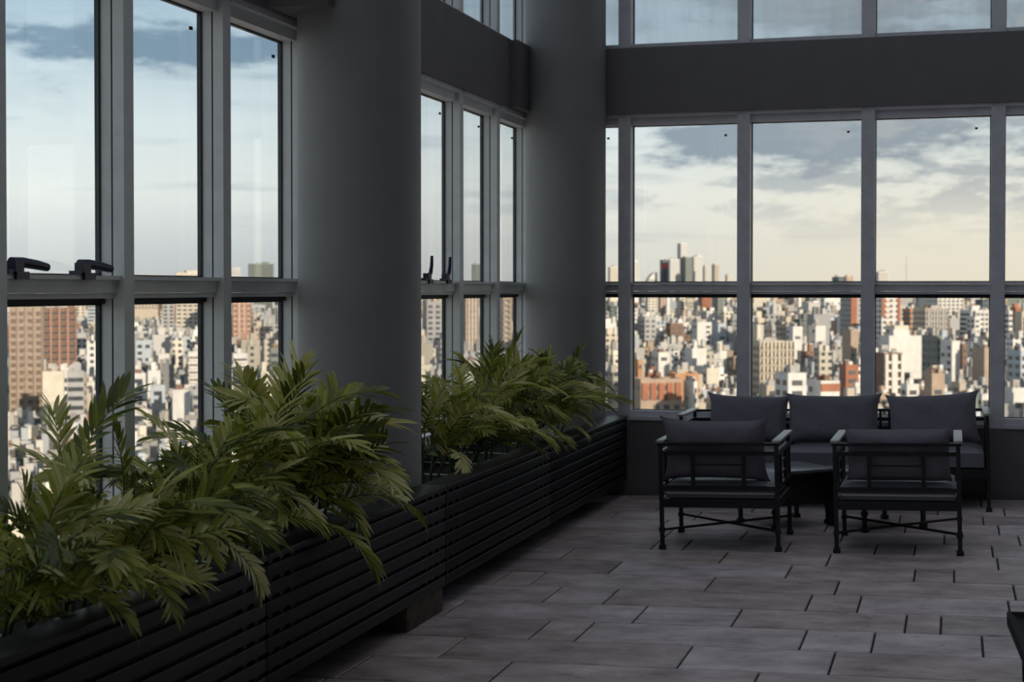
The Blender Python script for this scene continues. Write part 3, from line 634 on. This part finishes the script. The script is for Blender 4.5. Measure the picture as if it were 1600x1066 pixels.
def building(px, py, w, d, h, colour, style, label, group=None, seed=0, nfl=12, hut=True, roof='b_roof', wm='b_win', extra=None, cw=3.3, name='city_building', fh=3.0, cat='building'):
    rg = random.Random(seed); root = empty(name, (px, py, GZ), (0, 0, GA)); tag(root, label, cat, group); ncity[0] += 1
    b = MB().box(0, w, 0, d, 0, h); pt = .4
    for q in ((0, w, 0, pt), (0, w, d-pt, d), (0, pt, pt, d-pt), (w-pt, w, pt, d-pt)): b.box(*q, h, h+.9)
    b.build('walls', 'b_'+colour, root)
    MB().box(pt, w-pt, pt, d-pt, h, h+.12).build('roof', roof, root)
    if style != 'blank':
        wb_ = win_mb(w, d, h, style, rg, nfl, fh, cw)
        if wb_.v: tag(wb_.build('windows', wm, root), kind='stuff')
    if hut:
        hw_ = w*rg.uniform(.22, .45); hd_ = d*rg.uniform(.22, .45); hx = rg.uniform(pt, w-hw_-pt); hy = rg.uniform(pt, d-hd_-pt); hh = rg.uniform(2.2, 4.2)
        MB().box(hx, hx+hw_, hy, hy+hd_, h+.12, h+hh).build('stair_hut', 'b_tank' if rg.random() < .5 else 'b_'+colour, root)
        if rg.random() < .6:
            tx, ty = rg.uniform(1.2, max(1.3, w-2)), rg.uniform(1.2, max(1.3, d-2)); MB().lathe([(.9, h+.12), (1.0, h+1.4), (.8, h+2.0)], tx, ty, 10).build('water_tank', 'b_band', root)
    cb = MB()
    for k in range(rg.randint(2, 6)):
        a, b2, cw_, cd_ = rg.uniform(.5, max(.6, w-2.5)), rg.uniform(.5, max(.6, d-2.5)), rg.uniform(.6, 2.0), rg.uniform(.6, 2.0)
        cb.box(a, min(a+cw_, w-.4), b2, min(b2+cd_, d-.4), h+.1, h+rg.uniform(.8, 2.6))
    tag(cb.build('roof_clutter', 'b_tank' if rg.random() < .6 else 'b_brown', root), kind='stuff')
    if extra: extra(root, w, d, h, rg)
    return root
HERO = []
def hero(x0, x1, yt, D, yb, fl, colour, style, label, **k):
    if k.pop('pos', None) is None: pass
    a = px_az((x0+x1)/2); phi = GA+a; Wd = (x1-x0)/FPX*D
    if phi < math.radians(9): w, d, xc = Wd, max(10, Wd*.7), x0
    else:
        d = min(max(fl*Wd/math.sin(phi), 9), 70); w = max((Wd-d*math.sin(phi)), Wd*.35)/math.cos(phi); xc = x1-w*math.cos(phi)/D*FPX
    ac = px_az(xc); R = D/math.cos(ac+YAW); px, py = R*math.sin(ac), R*math.cos(ac)
    top = HEYE+(452-yt)/FPX*D; h = top-GZ
    HERO.append((x0, x1, yt, yb, D, px, py, max(w, d), w, d))
    return building(px, py, w, d, h, colour, style, label, seed=int(x0*7+yt), **k)
def balconies(step=3.0, n=14, over=1.0, m='b_band', rng_=(0.04, .96), hgt=.9):
    def f(root, w, d, h, rg):
        mb = MB()
        for k in range(n):
            z = h-2.9-k*step
            if z < 2: break
            mb.box(w*rng_[0], w*rng_[1], -over, 0.02, z, z+hgt)
        tag(mb.build('balconies', m, root), kind='stuff')
    return f
def piers(n, m='b_band', wd=.8, depth=.5):
    def f(root, w, d, h, rg):
        mb = MB()
        for k in range(n+1): c = w*k/n; mb.box(max(0, c-wd/2), min(w, c+wd/2), -depth, .02, max(0, h-70), h+.5)
        tag(mb.build('piers', m, root), kind='stuff')
    return f
def both(*fs):
    def f(*a):
        for q in fs: q(*a)
    return f
def panels(rects, m):          # coloured wall panels: fractions of the front face
    def f(root, w, d, h, rg):
        for (a, b, c, e) in rects: MB().box(w*a, w*b, -.35, .02, h-e, h-c).build('wall_panel', m, root)
    return f
# -- seen through the left windows
hero(14, 64, 482, 560, 660, .0, 'tower stone', 'grid', 'cream apartment tower with rows of brown windows seen through the nearest left window', wm='b_winbrown', nfl=20, cw=2.9, fh=2.7, extra=both(piers(4, 'b_tower stone', .5, .5), balconies(2.7, 18, .35, 'b_tower stone', (.4, .62), .5)))
hero(66, 117, 484, 700, 580, .0, 'brown', 'bands', 'brick tower browned for shade, with dark balcony bands beside the cream tower', nfl=14, extra=both(balconies(3.0, 14, .7, 'b_brown', (.0, 1.0), .8), piers(4, 'b_rose brick', .9, .8)))  # brown walls put the tower's weaker sunlight into its colour
hero(118, 133, 462, 1500, 500, .0, 'cream', 'grid', 'slim cream tower on the skyline right of the brick tower')
hero(137, 156, 470, 1300, 505, .0, 'pale blue', 'bands', 'pale blue glass block on the skyline in the nearest left window')
hero(210, 246, 432, 1700, 505, .0, 'beige', 'grid', 'beige tower rising over the transom in the second left window')
hero(275, 318, 428, 1100, 522, .0, 'cream', 'grid', 'tall cream apartment tower in the second left window', nfl=18, extra=piers(5, 'b_beige', .8, .5))
hero(254, 272, 470, 1200, 520, .0, 'grey', 'grid', 'grey mid-rise left of the tall cream tower')
hero(294, 319, 553, 620, 608, .0, 'white', 'bands', 'white balcony block low in the second left window', nfl=7, wm='b_winbrown', extra=balconies(3.0, 7, 1.0))
hero(212, 236, 535, 700, 575, .0, 'pale blue', 'sparse', 'pale blue house with blank wall in the second left window')
hero(364, 392, 473, 900, 525, .0, 'pink', 'grid', 'pinkish brick tower in the third left window', wm='b_winbrown', nfl=14, extra=piers(4, 'b_rose brick', .8, .4))
hero(390, 428, 413, 2200, 480, .0, 'grey-green', 'bands', 'pale green office tower over the transom in the third left window', nfl=24)
hero(364, 386, 556, 600, 612, .0, 'white', 'bands', 'white striped balcony block low in the third left window', nfl=7, extra=balconies(3.0, 7, 1.0))
hero(362, 376, 420, 2400, 470, .0, 'white', 'grid', 'pale far tower left of the green office tower')
hero(662, 690, 474, 850, 530, .0, 'grey', 'grid', 'grey apartment slab just past the nearer column', nfl=12)
hero(722, 748, 463, 800, 545, .0, 'orange', 'grid', 'orange brick tower in the far left windows', nfl=16, extra=piers(4, 'b_cream', .9, .5))
hero(737, 757, 414, 2000, 470, .0, 'grey-green', 'bands', 'dark green topped tower over the far left transom', nfl=20)
hero(780, 800, 466, 850, 560, .0, 'tan', 'grid', 'tan apartment tower in the last left window', nfl=18, extra=balconies(3.0, 18, .8, 'b_cream', (.1, .5)))
# -- skyline over the back transom
hero(1058, 1074, 381, 2600, 470, .35, 'white', 'grid', 'tallest pale tower of the skyline cluster in the first back window', nfl=30, hut=False)
def sign(root, w, d, h, rg): MB().box(w*.05, w*.75, -.6, 0.02, h-13, h-5).build('red_sign', 'b_sign', root)
hero(1031, 1044, 407, 2500, 470, .3, 'dark glass', 'bands', 'dark glass tower with a red sign in the skyline cluster', nfl=20, hut=False, extra=sign)
hero(1044, 1062, 406, 2550, 470, .1, 'white', 'grid', 'white slab tower right of the red-signed tower', nfl=20)
hero(1063, 1081, 403, 2450, 470, .45, 'grey-green', 'bands', 'grey-green tower in front of the tallest skyline tower', nfl=20)
hero(1080, 1097, 402, 2550, 470, .25, 'white', 'grid', 'broad white tower right of the grey-green tower', nfl=20)
hero(1098, 1105, 417, 2500, 470, .3, 'cream', 'grid', 'slim cream tower right of the skyline cluster')
hero(1112, 1123, 414, 2500, 470, .4, 'beige', 'grid', 'slim brown-beige tower standing apart right of the cluster')
hero(1133, 1143, 431, 2500, 470, .3, 'cream', 'grid', 'low cream tower at the right end of the cluster')
hero(987, 998, 409, 2500, 475, .2, 'white', 'grid', 'white tower at the left edge of the first back window')
hero(950, 966, 418, 2400, 475, .2, 'cream', 'grid', 'cream tower in the narrow strip beside the corner column')
# curved glass building
a = px_az(1007); R = 2500/math.cos(a+YAW); rt_ = empty('curved_building', (R*math.sin(a), R*math.cos(a), GZ), (0, 0, GA)); tag(rt_, 'curved sail-shaped building left of the skyline cluster', 'building')
mb = MB(); n = 10; hh = 53+28.0
pr_ = [(22*(1-math.cos(t)), (hh-46)+46*math.sin(t)) for t in [math.pi/2*k/n for k in range(n+1)]]
vv = [(0, 0, 0)]+[(x, 0, z) for x, z in pr_]+[(22, 0, 0)]; m_ = len(vv)
mb.add(vv+[(x, 16, z) for x, y, z in vv], [tuple(range(m_))[::-1] and tuple(range(m_-1, -1, -1)), tuple(range(m_, 2*m_))]+[(k, (k+1) % m_, m_+(k+1) % m_, m_+k) for k in range(m_)])
mb.build('walls', 'b_white', rt_)
mb = MB()
for k in range(12): mb.box(1.5+k*.2, 21, -.2, .02, hh-14-k*4, hh-12.2-k*4)
tag(mb.build('windows', 'b_win', rt_), kind='stuff'); HERO.append((1007, 1030, 424, 470, 2500, R*math.sin(a), R*math.cos(a), 24, 24, 16))
hero(1300, 1319, 434, 2000, 468, .5, 'dark glass', 'bands', 'dark block just topping the transom in the second back window')
hero(1318, 1333, 433, 2050, 468, .3, 'pink', 'grid', 'pinkish block just topping the transom beside the dark block')
def crown(root, w, d, h, rg):
    mb = MB()
    for k in range(7): mb.box(w*k/6.5, w*k/6.5+w*.07, -.5, 0.02, h-8, h+1.5)
    tag(mb.build('crown_fins', 'b_band', root), kind='stuff')
hero(1366, 1387, 426, 1500, 470, .25, 'white', 'grid', 'white tower with finned crown topping the transom in the third back window', nfl=12, extra=crown)
# mast
a = px_az(1416); R = 2000/math.cos(a+YAW); mr_ = empty('radio_mast', (R*math.sin(a), R*math.cos(a), GZ)); tag(mr_, 'thin radio mast rising over the third back window transom', 'mast')
MB().tube([(0, 0, 0), (0, 0, 60), (0, 0, 97)], [.9, .55, .25], 6).build('mast_pole', 'b_grey', mr_)
for zz in (40, 62, 84): MB().lathe([(1.4, zz), (1.4, zz+.8)], n=8).build('mast_platform', 'b_grey', mr_)
# -- below the back transom
hero(1008, 1028, 455, 1600, 487, .2, 'cream', 'grid', 'cream high-rise below the transom, left of the white spire')
hero(1028, 1040, 458, 1650, 487, .2, 'pink', 'grid', 'pinkish high-rise beside the cream high-rise below the transom')
def obelisk(x, yt, D, yb, wpx, label, col='b_white'):
    a = px_az(x); R = D/math.cos(a+YAW); rt_ = empty('spire', (R*math.sin(a), R*math.cos(a), GZ), (0, 0, GA)); tag(rt_, label, 'tower')
    h = HEYE+(452-yt)/FPX*D-GZ; w = wpx/FPX*D/2
    def ring(s, z): return [(-s, -s, z), (s, -s, z), (s, s, z), (-s, s, z)]
    mb = MB(); v = ring(w, 0)+ring(w*.8, h*.88)+[(0, 0, h)]
    mb.add(v, [(0,1,5,4),(1,2,6,5),(2,3,7,6),(3,0,4,7),(4,5,8),(5,6,8),(6,7,8),(7,4,8)]); mb.build('shaft', col, rt_)
    MB().box(-w*1.8, w*1.8, -w*1.8, w*1.8, 0, h*.25).build('pedestal', 'b_grey-green', rt_)
    HERO.append((x-wpx, x+wpx, yt, yb, D, R*math.sin(a), R*math.cos(a), w*4, w*4, w*4))
obelisk(1043.5, 459, 1500, 500, 6, 'slim white pointed spire below the transom in the first back window')
obelisk(1249, 459, 1700, 496, 6, 'white obelisk standing alone in the second back window')
hero(1057, 1071, 460, 1500, 492, .2, 'cream', 'grid', 'cream high-rise right of the white spire')
hero(1091, 1111, 457, 1400, 484, .3, 'brick red', 'grid', 'red brick high-rise below the transom in the first back window', nfl=10, extra=piers(3, 'b_brick red', 2.0, .5))
hero(1112, 1131, 457, 1450, 484, .5, 'grey-green', 'bands', 'dark green-grey high-rise right of the red brick one', nfl=10)
hero(996, 1025, 497, 900, 540, .4, 'grey', 'grid', 'grey apartment block left in the first back window', nfl=8)
hero(1080, 1112, 506, 900, 545, .3, 'white', 'sparse', 'big white block with blank side in the first back window', nfl=6)
hero(1114, 1135, 508, 950, 545, .3, 'pale blue', 'sparse', 'pale blue-white block right of the big white block', nfl=6)
hero(1040, 1068, 508, 950, 535, .2, 'brown', 'grid', 'dark brown low block under the white spire', nfl=4)
hero(1018, 1046, 554, 640, 582, .25, 'white', 'sparse', 'white cube house in the middle of the first back window', nfl=3)
hero(1070, 1104, 548, 650, 575, .2, 'white', 'blank', 'white blank-walled house in the middle of the first back window')
hero(986, 1004, 566, 620, 592, .0, 'orange', 'sparse', 'orange brick house at the left of the first back window', nfl=3)
def redfront(root, w, d, h, rg):
    for k in range(5): MB().box(w*k/5+.4, w*(k+1)/5-.4, -.5, .02, h-5.5, h-.4).build('brick_panel', 'b_brick red', root)
hero(986, 1066, 597, 470, 655, .0, 'tan', 'sparse', 'long red brick hall with flat roof at the foot of the first back window', nfl=4, roof='b_redroof', hut=False, extra=redfront)
hero(1041, 1092, 588, 520, 606, .1, 'orange', 'blank', 'low orange-roofed house behind the long brick hall', roof='b_redroof', hut=False)
hero(1074, 1090, 601, 470, 640, .2, 'white', 'sparse', 'small white house right of the long brick hall', nfl=4)
hero(1172, 1240, 537, 600, 602, .0, 'beige', 'grid', 'wide beige apartment block with gridded balconies in the second back window', nfl=7, cw=2.6, wm='b_winbrown', extra=both(balconies(3.0, 7, .9, 'b_beige', (.0, 1.0), .5), piers(9, 'b_cream', .5, .9)))
hero(1173, 1189, 510, 720, 540, .2, 'cream', 'blank', 'cream blank-walled block above the wide beige apartments')
hero(1197, 1212, 512, 720, 540, .3, 'grey', 'grid', 'grey stair-tower block above the wide beige apartments', nfl=5)
hero(1228, 1254, 513, 800, 545, .3, 'white', 'sparse', 'white twin-walled block right of the grey stair tower', nfl=4)
hero(1211, 1260, 588, 430, 645, .35, 'white', 'grid', 'bright white four-storey house with a blue-grey blank side', nfl=4, cw=4.2)
hero(1262, 1312, 600, 440, 620, .1, 'white', 'sparse', 'low house with a red roof right of the bright white house', roof='b_redroof', nfl=2, hut=False, extra=panels([(0, 1, 0, 2.2)], 'b_brick red'))
hero(1282, 1313, 457, 1500, 476, .1, 'white', 'sparse', 'white high block below the transom at the right of the second back window')
hero(1313, 1350, 456, 900, 516, .45, 'grey', 'grid', 'grey and red brick tower behind the mullion between second and third back windows', nfl=14, extra=panels([(0, .45, 0, 40), (.75, 1, 0, 40)], 'b_brick red'))
hero(1316, 1342, 519, 700, 548, .35, 'tan', 'blank', 'tan blank-walled house beside the mullion in the second back window')
hero(1263, 1290, 512, 800, 545, .3, 'white', 'sparse', 'white stepped house right of the obelisk', nfl=5)
hero(1366, 1406, 456, 850, 510, .0, 'white', 'grid', 'white gridded tower with red brick corners in the third back window', nfl=12, extra=both(panels([(0, .16, 0, 14), (.84, 1, 0, 46), (.55, .70, 30, 46)], 'b_brick red'), balconies(3.0, 14, .5, 'b_orange', (.18, .52), .6)))
hero(1415, 1426, 485, 900, 512, .0, 'orange', 'bands', 'slim orange block right of the gridded tower', nfl=6)
hero(1427, 1480, 484, 850, 522, .35, 'beige', 'grid', 'long beige apartment slab with dark columns in the third back window', nfl=9, cw=2.4, extra=piers(8, 'b_grey', .7, .5))
hero(1448, 1504, 455, 1200, 492, .3, 'white', 'grid', 'white tower with vertical ribs in the third back window', nfl=12, extra=piers(6, 'b_band', 1.2, .6))
hero(1500, 1550, 487, 950, 525, .35, 'white', 'bands', 'white modern block with long window bands before the last mullion', nfl=9, extra=piers(5, 'b_white', .8, .4))
hero(1524, 1550, 470, 1150, 490, .4, 'dark glass', 'bands', 'dark-topped office block behind the banded white block', nfl=5)
hero(1374, 1440, 528, 650, 556, .0, 'white', 'blank', 'large white blank hall in the middle of the third back window')
hero(1384, 1420, 512, 720, 528, .1, 'cream', 'sparse', 'cream house with sloping top behind the large white hall', nfl=2)
hero(1364, 1410, 556, 560, 594, .0, 'brown', 'bands', 'brown and white striped balcony block under the large white hall', nfl=5, wm='b_winbrown', extra=both(balconies(3.0, 5, 1.0, 'b_band', (0, 1), .9), piers(2, 'b_band', 2.2, 1.2)))
hero(1448, 1472, 528, 620, 578, .95, 'grey-green', 'grid', 'grey-green apartment block with a pitched top in the third back window', nfl=8)
hero(1470, 1500, 536, 610, 580, .4, 'white', 'sparse', 'white slab touching the grey-green block', nfl=5)
hero(1490, 1512, 541, 640, 585, .4, 'brown', 'grid', 'dark brown narrow block right of the white slab', nfl=6)
hero(1520, 1550, 547, 600, 572, .2, 'tan', 'blank', 'tan windowless block before the last mullion')
hero(1511, 1531, 497, 900, 520, .25, 'white', 'grid', 'white house with four dark windows before the banded block', nfl=3)
hero(1566, 1582, 488, 850, 526, .1, 'white', 'bands', 'white banded tower in the fourth back window at the frame edge', nfl=8)
hero(1580, 1604, 552, 560, 606, .4, 'pale blue', 'grid', 'pale blue-grey block low in the fourth back window', nfl=8)
hero(1566, 1574, 463, 1200, 495, .1, 'pink', 'grid', 'slim pink block in the fourth back window')
# -- the dense rest of the city
PANES = [(12, 155, 'the nearest left window'), (208, 315, 'the second left window'), (358, 441, 'the third left window'), (660, 695, 'the left window past the nearer column'), (722, 756, 'the second last left window'), (781, 800, 'the last left window'),
         (950, 966, 'the strip beside the corner column'), (987, 1153, 'the first back window'), (1172, 1348, 'the second back window'), (1366, 1548, 'the third back window'), (1568, 1600, 'the fourth back window')]
rg = random.Random(21); lots = []
def gen(c, r0, r1, hf):
    n = int(r1/c)+2
    for i in range(-n, n):
        for j in range(-n, n):
            u = i*c+(i//6)*7; v = j*c+(j//6)*7
            p = T1*u+T2*v; r = p.length
            if not r0 <= r < r1: continue
            a = math.degrees(math.atan2(p.x, p.y))
            if not -44 < a < 12: continue
            lots.append((p+T1*rg.uniform(0, .12*c)+T2*rg.uniform(0, .12*c), c*rg.uniform(.68, .98), c*rg.uniform(.68, .98), hf(r)))
def hA(r): return max(5, min(30 if r > 480 else 10, rg.lognormvariate(2.25, .5)))
def hB(r): return max(6, min(40, rg.lognormvariate(2.7, .5)))
def hC(r): return max(8, min(46, rg.lognormvariate(2.95, .42)))
gen(6.4, 330, 760, hA); gen(10.5, 760, 1500, hB); gen(26, 1500, 5200, hC)
COLS = ['white']*12+['cream']*7+['beige']*5+['grey']*10+['pale blue']*5+['tan']*3+['brick red', 'brown', 'rose brick', 'grey-green', 'grey-green', 'grey-green']
keep = []
for (p, w, d, h) in lots:
    ok = True; x0, yy, D = pix((p.x, p.y, GZ+h)); cp = T1*(w/2)+T2*(d/2)+p
    xa, _, _ = pix((*(p+T2*d).xy, 0)); xb, _, _ = pix((*(p+T1*w).xy, 0)); xa, xb = min(xa, x0, xb), max(xa, x0, xb)
    for (hx0, hx1, hyt, hyb, hD, hpx, hpy, hs, hw_, hd_) in HERO:
        rel = cp-Vector((hpx, hpy, 0)); ru, rv = rel.dot(T1), rel.dot(T2)
        if -w/2-1 < ru < hw_+w/2+1 and -d/2-1 < rv < hd_+d/2+1: ok = False; break
        if D < hD and xb > hx0-1 and xa < hx1+1:
            lim = HEYE-(hyb-452)/FPX*(D)-GZ        # stay below the visible foot of the hero
            h = min(h, lim-1.0)
    if not ok or h < 3.2: continue
    tx, ty, _ = pix((cp.x, cp.y, GZ+h))
    if ty < 461 and D < 5000 and rg.random() < .85: h = max(6, min(h, HEYE-9/FPX*D-GZ)); tx, ty, _ = pix((cp.x, cp.y, GZ+h))
    pane = next((n_ for a_, b_, n_ in PANES if a_ <= tx <= b_), None)
    vis = pane is not None and 460 < ty < 645
    keep.append((0 if vis else 1, D, p, w, d, h, rg.choice(COLS), pane, ty))
keep.sort(key=lambda t: (t[0], t[1]))
NIND = max(0, 296-len(HERO)); sb = MB(); scol = []
def row(ty): return 'low in' if ty > 585 else ('midway down' if ty > 530 else 'high in')
CLUT = [(.12, .115, .11), (.3, .29, .275), (.5, .48, .46), (.6, .575, .55), (.38, .40, .43)]
key_n, key_x, i_x = {}, {}, {}
for i, (nv, D, p, w, d, h, c, pane, ty) in enumerate(keep[:NIND]):
    if nv: break
    big = 'tall' if h > 20 else ('mid-height' if h > 11 else 'low'); key = '%s %s house %s %s' % (big, c, row(ty), pane)
    i_x[i] = pix((p.x, p.y, 0))[0]+i*1e-6; key_n[key] = key_n.get(key, 0)+1; key_x.setdefault(key, []).append(i_x[i])
for i, (nv, D, p, w, d, h, c, pane, ty) in enumerate(keep):
    if i < NIND and nv == 0:
        st = rg.choice(['grid', 'grid', 'sparse', 'sparse', 'blank', 'bands'])
        big = 'tall' if h > 20 else ('mid-height' if h > 11 else 'low')
        key = '%s %s house %s %s' % (big, c, row(ty), pane); n_ = key_n[key]; rk = sorted(key_x[key]).index(i_x[i])
        lab = key if n_ == 1 else key+', '+('leftmost' if rk == 0 else ('rightmost' if rk == n_-1 else ORD[rk]+' from left'))
        building(p.x, p.y, w, d, h, c, st, lab, '%s houses %s %s' % (c, row(ty), pane), seed=i, nfl=int(h/3.2), name='city_house', roof='b_redroof' if rg.random() < .08 else 'b_roof')
    else:
        def P3(u, v, z): q = p+T1*u+T2*v; return (q.x, q.y, GZ+z)
        k = .55+.6*rg.random(); cc = tuple(min(.8, q*k) for q in PAL[c]); pat = 1.0 if rg.random() < .6 else 0.0
        def bx(u0, u1, v0, v1, z0, z1, cc, pat, roofc):
            sb.add([P3(u0,v0,z0),P3(u1,v0,z0),P3(u1,v1,z0),P3(u0,v1,z0),P3(u0,v0,z1),P3(u1,v0,z1),P3(u1,v1,z1),P3(u0,v1,z1)], [(4,5,6,7),(0,1,5,4),(1,2,6,5),(2,3,7,6),(3,0,4,7)])
            scol.extend([(*roofc, 0.0)]+[(*cc, pat)]*4)
        kr = rg.uniform(.5, 1.0); rc = (.34, .14, .08) if rg.random() < .06 else (.32*kr, .30*kr, .29*kr)
        bx(0, w, 0, d, 0, h, cc, pat, rc)
        u0, v0 = rg.uniform(0, .5)*w, rg.uniform(0, .5)*d; bx(u0, u0+w*.35, v0, v0+d*.35, h, h+rg.uniform(2, 4.5), tuple(min(.8, q*1.1) for q in cc), 0, rc)
        for _q in range(rg.choice((0, 1, 1, 2, 3)) if D < 1500 else 0): u0, v0 = rg.uniform(0, .8)*w, rg.uniform(0, .8)*d; bx(u0, u0+1.8, v0, v0+1.8, h, h+rg.uniform(1.5, 6), rg.choice(CLUT), 0, rc)
def city_mat():
    m = bpy.data.materials.new('city_facades'); m.use_nodes = True; nt = m.node_tree; N = nt.nodes; L = nt.links; b = N['Principled BSDF']; b.inputs['Roughness'].default_value = .85; b.inputs['Specular IOR Level'].default_value = .2
    at = N.new('ShaderNodeAttribute'); at.attribute_name = 'facade'
    ge = N.new('ShaderNodeNewGeometry'); cr = N.new('ShaderNodeVectorMath'); cr.operation = 'CROSS_PRODUCT'; L.new(ge.outputs['True Normal'], cr.inputs[0]); cr.inputs[1].default_value = (0, 0, 1)
    dt = N.new('ShaderNodeVectorMath'); dt.operation = 'DOT_PRODUCT'; L.new(cr.outputs[0], dt.inputs[0]); L.new(ge.outputs['Position'], dt.inputs[1])
    sp = N.new('ShaderNodeSeparateXYZ'); L.new(ge.outputs['Position'], sp.inputs[0])
    def mm(op, a, bb):
        n = N.new('ShaderNodeMath'); n.operation = op
        for i_, v_ in enumerate((a, bb)):
            if isinstance(v_, (int, float)): n.inputs[i_].default_value = v_
            else: L.new(v_, n.inputs[i_])
        return n.outputs[0]
    fu = mm('FRACT', mm('DIVIDE', dt.outputs['Value'], 3.1), 0); fv = mm('FRACT', mm('DIVIDE', sp.outputs[2], 3.0), 0)
    wu = mm('LESS_THAN', mm('ABSOLUTE', mm('SUBTRACT', fu, .5), 0), .27); wv = mm('LESS_THAN', mm('ABSOLUTE', mm('SUBTRACT', fv, .5), 0), .24)
    k = mm('MULTIPLY', mm('MULTIPLY', wu, wv), at.outputs['Alpha'])
    mx = N.new('ShaderNodeMix'); mx.data_type = 'RGBA'; L.new(k, mx.inputs[0]); L.new(at.outputs['Color'], mx.inputs[6]); mx.inputs[7].default_value = (.06, .065, .075, 1)
    L.new(mx.outputs[2], b.inputs['Base Color']); return m
M['city'] = city_mat()
o = sb.build('far_city_blocks', 'city')
at = o.data.attributes.new('facade', 'FLOAT_COLOR', 'FACE')
at.data.foreach_set('color', [c for q in scol for c in q])
tag(o, 'countless small pale houses of the far city filling the view to the horizon', 'city', kind='stuff')
# trees between the houses: uncountable crowns, one object
tb = MB(); ico = bmesh.new(); bmesh.ops.create_icosphere(ico, subdivisions=1, radius=1); iv = [v.co.copy() for v in ico.verts]; iff = [[v.index for v in f.verts] for f in ico.faces]; ico.free()
near = {}
for t in keep:
    e = t[2]+T1*t[3]/2+T2*t[4]/2; rr = (max(t[3], t[4])*.75)**2
    for ii in (-1, 0, 1):
        for jj in (-1, 0, 1): near.setdefault((int(e.x//60)+ii, int(e.y//60)+jj), []).append((e, rr))
for q in HERO:
    e = Vector((q[5], q[6], 0))+T1*q[8]/2+T2*q[9]/2; rr = (max(q[8], q[9])*.75+6)**2
    for ii in (-1, 0, 1):
        for jj in (-1, 0, 1): near.setdefault((int(e.x//60)+ii, int(e.y//60)+jj), []).append((e, rr))
for k in range(6000):
    r = rg.uniform(320, 1500)**1.0; a = math.radians(rg.uniform(-42, 8)); s = rg.uniform(3, 6.5)
    c = Vector((r*math.sin(a), r*math.cos(a), GZ+rg.uniform(4, 9)))
    x, y, D = pix(c)
    if any((c.x-e.x)**2+(c.y-e.y)**2 < rr for e, rr in near.get((int(c.x//60), int(c.y//60)), ())): continue
    if any(D < q[4] and q[0]-2 < x < q[1]+2 and y-6 < q[3] for q in HERO): continue
    tb.add([c+Vector((v.x*s*rg.uniform(.8, 1.15), v.y*s*rg.uniform(.8, 1.15), v.z*s*rg.uniform(.7, 1.1))) for v in iv], iff, True)
M['crown'] = mat('tree_crowns', (.035, .05, .025), .9, .5, .2)
tag(tb.build('street_trees', 'crown'), 'dark green tree crowns scattered between the city houses', 'trees', kind='stuff')
M['ground'] = mat('city_ground', (.27, .255, .24), .9, .4, .02)
g = MB(); n = 48; g.add([(40000*math.cos(2*math.pi*k/n), 40000*math.sin(2*math.pi*k/n), GZ) for k in range(n)], [tuple(range(n))]); g.build('ground', 'ground')
tag(bpy.data.objects['ground'], 'flat city ground reaching to the hazy horizon', kind='structure')
